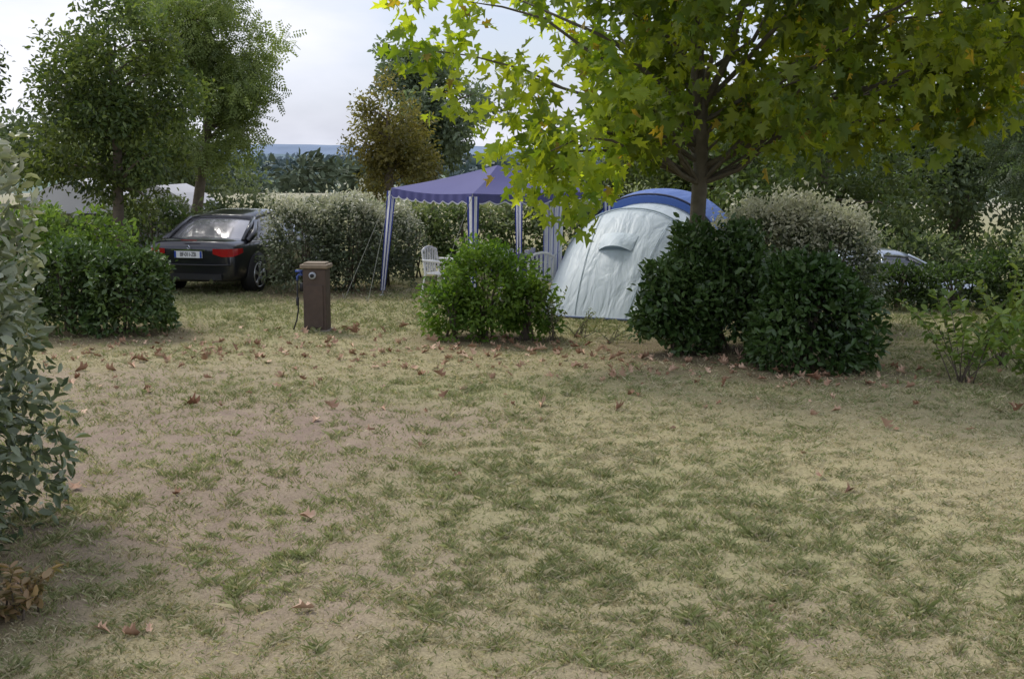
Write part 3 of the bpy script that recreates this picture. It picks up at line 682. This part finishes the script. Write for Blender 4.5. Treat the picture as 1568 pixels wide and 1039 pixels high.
# ------------------------------------------------------------------ tent
def tentcloth(name,col,trans=.25):
    m=cloth(name,col,trans,.5,.05,2,0)
    nt=m.node_tree;N=nt.nodes;L=nt.links;b=N['Principled BSDF']
    tc=N.new('ShaderNodeTexCoord'); mp=N.new('ShaderNodeMapping'); mp.inputs['Scale'].default_value=(2.6,.9,.8); mp.inputs['Rotation'].default_value=(.3,.7,.4)
    L.new(tc.outputs['Object'],mp.inputs[0]); z=N.new('ShaderNodeTexNoise'); z.inputs['Scale'].default_value=1.8; z.inputs['Detail'].default_value=3; z.inputs['Distortion'].default_value=.5
    L.new(mp.outputs[0],z.inputs['Vector']); bp=N.new('ShaderNodeBump'); bp.inputs['Strength'].default_value=.6; bp.inputs['Distance'].default_value=.09
    L.new(z.outputs['Fac'],bp.inputs['Height']); L.new(bp.outputs[0],b.inputs['Normal']); return m
M_tent=tentcloth('tent_pale',(.62,.70,.74)); M_tblue=tentcloth('tent_blue',(.11,.20,.52)); M_tdark=simple('tent_dark',(.03,.04,.09),.6); M_seam=simple('tent_seam',(.40,.48,.52),.6)
e=empty('dome_tent',(1.28,18.6,0),-math.atan2(.40,.92))
def arch(y,h,w,n=25,px=.8):
    out=[]
    for k in range(n):
        a=math.pi*k/(n-1); c=math.cos(a); s=math.sin(a)
        out.append(Vector((-w*math.copysign(abs(c)**.92,c),y,h*s**px)))
    return out
stp=[(0,.04,.88),(.12,.2,.95),(.35,.5,1.02),(.65,.84,1.09),(.95,1.12,1.15),(1.3,1.38,1.22),(1.65,1.57,1.28),(1.8,1.62,1.30),(2.2,1.62,1.31),(2.7,1.68,1.32)]
def surf(u,k):
    i=int(min(len(stp)-2,math.floor(u))); t=u-i
    a=arch(*stp[i],n=101)[k]; b=arch(*stp[i+1],n=101)[k]; return a.lerp(b,t)
v,f=loft([arch(*s) for s in stp],closed=False,cap=False)
o=mkobj('inner_tent',v,f,M_tent,e,True); s_=o.modifiers.new('s','SUBSURF'); s_.levels=2; s_.render_levels=2
st2=[(2.62,1.80,1.40),(2.9,1.88,1.46),(3.5,1.92,1.48),(4.1,1.84,1.43),(4.5,1.5,1.3),(4.8,.9,1.1),(5.0,.04,.9)]
v,f=loft([arch(*s) for s in st2],closed=False,cap=False)
o=mkobj('blue_canopy',v,f,M_tblue,e,True); s_=o.modifiers.new('s','SUBSURF'); s_.levels=2; s_.render_levels=2
mb=MB()
mb.add(tube([p*1.0+Vector((0,0,.004)) for p in arch(1.75,1.615,1.305,41)],.014,6)); mb.add(tube(arch(2.66,1.82,1.415,41),.02,6),1)
for k in(38,66):
    mb.add(tube([surf(u,k)+Vector((0,-.004,.006)) for u in np.linspace(.15,6.9,24)],.006,5))
mb.add(tube([(x,y+.0,.03) for x,y in((-1.3,1.7),(-1.1,.6),(-.90,.0),(.90,.0),(1.1,.6),(1.3,1.7))],.014,6),2)
mb.obj('seams',[M_seam,M_tdark,simple('mud_flap',(.12,.16,.3),.7)],e,True)
V=[];F=[]
for i,u in enumerate(np.linspace(3.6,4.5,5)):
    for k in range(43,58):
        s=(k-43)/14; p=surf(u,k); lift=math.sin(math.pi*s)*.11*(1-i/4)+.012*math.sin(math.pi*s)+.004
        V.append(p+Vector((0,-lift*.8,lift*.6)))
for i in range(4):
    for k in range(14): a=i*15+k;F.append((a,a+1,a+16,a+15))
mkobj('vent_hood',V,F,M_tent,e,True)
V=[surf(3.6,k)+Vector((0,-.006,.006)) for k in range(43,58)]+[surf(3.75,k)+Vector((0,-.006,.006)) for k in range(43,58)]
mkobj('vent_mesh',V,[(k,k+1,k+16,k+15) for k in range(14)],simple('vent_net',(.2,.25,.28),.7),e)
mb=MB()
for p,g in((arch(1.75,1.61,1.3)[6],(-2.0,1.2)),(surf(1,30),(-1.3,-.5)),(surf(1,70),(1.1,-.6))):
    mb.add(tube([p,(g[0],g[1],.0)],.004,4)); mb.add(tube([(g[0],g[1],-.04),(g[0],g[1]-.03,.08)],.007,5))
mb.obj('guy_ropes',M_seam,e)

# ------------------------------------------------------------------ white awnings far left
def awning(loc,rz,w,dp,h):
    e=empty('caravan_awning',loc,rz); d=MB()
    r=lambda y:[(-w/2,y,h*.72),(-w/4,y,h*.9),(0,y,h),(w/4,y,h*.88),(w/2,y,h*.7),(w/2+.05,y,h*.62)]
    d.add(loft([r(0),r(dp/2),r(dp)],closed=False,cap=False),0)
    for y in(0.03,dp-.03):
        d.add(([(-w/2,y,h*.72),(-w/4,y,h*.9),(0,y,h),(w/4,y,h*.88),(w/2,y,h*.7),(w/2,y,h*.45),(-w/2,y,h*.45)],[(0,1,2,3,4,5,6)]),0)
        d.add(([(-w/2,y+.02,h*.5),(w/2,y+.02,h*.5),(w/2,y+.02,0),(-w/2,y+.02,0)],[(0,1,2,3)]),1)
    for sx in(-1,1): d.add(box(sx*w/2,dp/2,h*.35,.04,dp,h*.68),1)
    for i in range(4): d.add(box(-w/2+w*(i+.5)/4,-.01,h*.42,w/4*.75,.02,h*.26),2)
    d.obj('awning',[M_white,simple('awning_wall',(.28,.3,.33),.7),M_glassd],e)
awning((-10.9,31,0),R(8),2.6,2.2,1.85); awning((-9.0,31.5,0),R(-5),1.8,2.2,1.7)

# ------------------------------------------------------------------ sun, sky
az=R(-42); el=R(52)
sd=Vector((math.sin(az)*math.cos(el),math.cos(az)*math.cos(el),math.sin(el)))
sl=bpy.data.lights.new('sun','SUN'); sl.energy=2.6; sl.angle=R(14); sl.color=(1,.955,.88)
so=bpy.data.objects.new('sun',sl); so.rotation_euler=sd.to_track_quat('Z','Y').to_euler(); so.location=(0,0,30); link(so)
w=bpy.data.worlds.new('World'); scene.world=w; w.use_nodes=True; nt=w.node_tree;N=nt.nodes;L=nt.links
bg=N['Background']; bg.inputs[1].default_value=.15
sk=N.new('ShaderNodeTexSky'); sk.sky_type='NISHITA'; sk.sun_disc=False; sk.sun_elevation=el; sk.sun_rotation=az; sk.dust_density=2
tc=N.new('ShaderNodeTexCoord'); mp=N.new('ShaderNodeMapping'); mp.inputs['Scale'].default_value=(1,1,3.2); L.new(tc.outputs['Generated'],mp.inputs[0])
nz=N.new('ShaderNodeTexNoise'); nz.inputs['Scale'].default_value=2.6; nz.inputs['Detail'].default_value=7; nz.inputs['Roughness'].default_value=.5; nz.inputs['Distortion'].default_value=.3; L.new(mp.outputs[0],nz.inputs['Vector'])
r=N.new('ShaderNodeMapRange'); r.inputs[1].default_value=.36; r.inputs[2].default_value=.6; r.inputs[3].default_value=.62; r.inputs[4].default_value=1; L.new(nz.outputs['Fac'],r.inputs[0])
r2=N.new('ShaderNodeMapRange'); r2.inputs[1].default_value=.4; r2.inputs[2].default_value=.6; L.new(nz.outputs['Fac'],r2.inputs[0])
cc=N.new('ShaderNodeMix'); cc.data_type='RGBA'; cc.inputs[6].default_value=(4.4,4.9,6.3,1); cc.inputs[7].default_value=(6.8,6.9,7.5,1); L.new(r2.outputs[0],cc.inputs[0])
mx=N.new('ShaderNodeMix'); mx.data_type='RGBA'; L.new(r.outputs[0],mx.inputs[0]); L.new(sk.outputs[0],mx.inputs[6]); L.new(cc.outputs[2],mx.inputs[7])
L.new(mx.outputs[2],bg.inputs[0])
cam=bpy.data.cameras.new('camera'); cam.sensor_width=36; cam.lens=36*1893/1568; cam.clip_end=20000; cam.clip_start=.05
co=bpy.data.objects.new('camera',cam); co.location=(0,0,2.5); co.rotation_euler=(R(90-8.55),0,0); link(co); scene.camera=co
scene.view_settings.view_transform='Standard'; scene.view_settings.look='None'; scene.view_settings.exposure=0
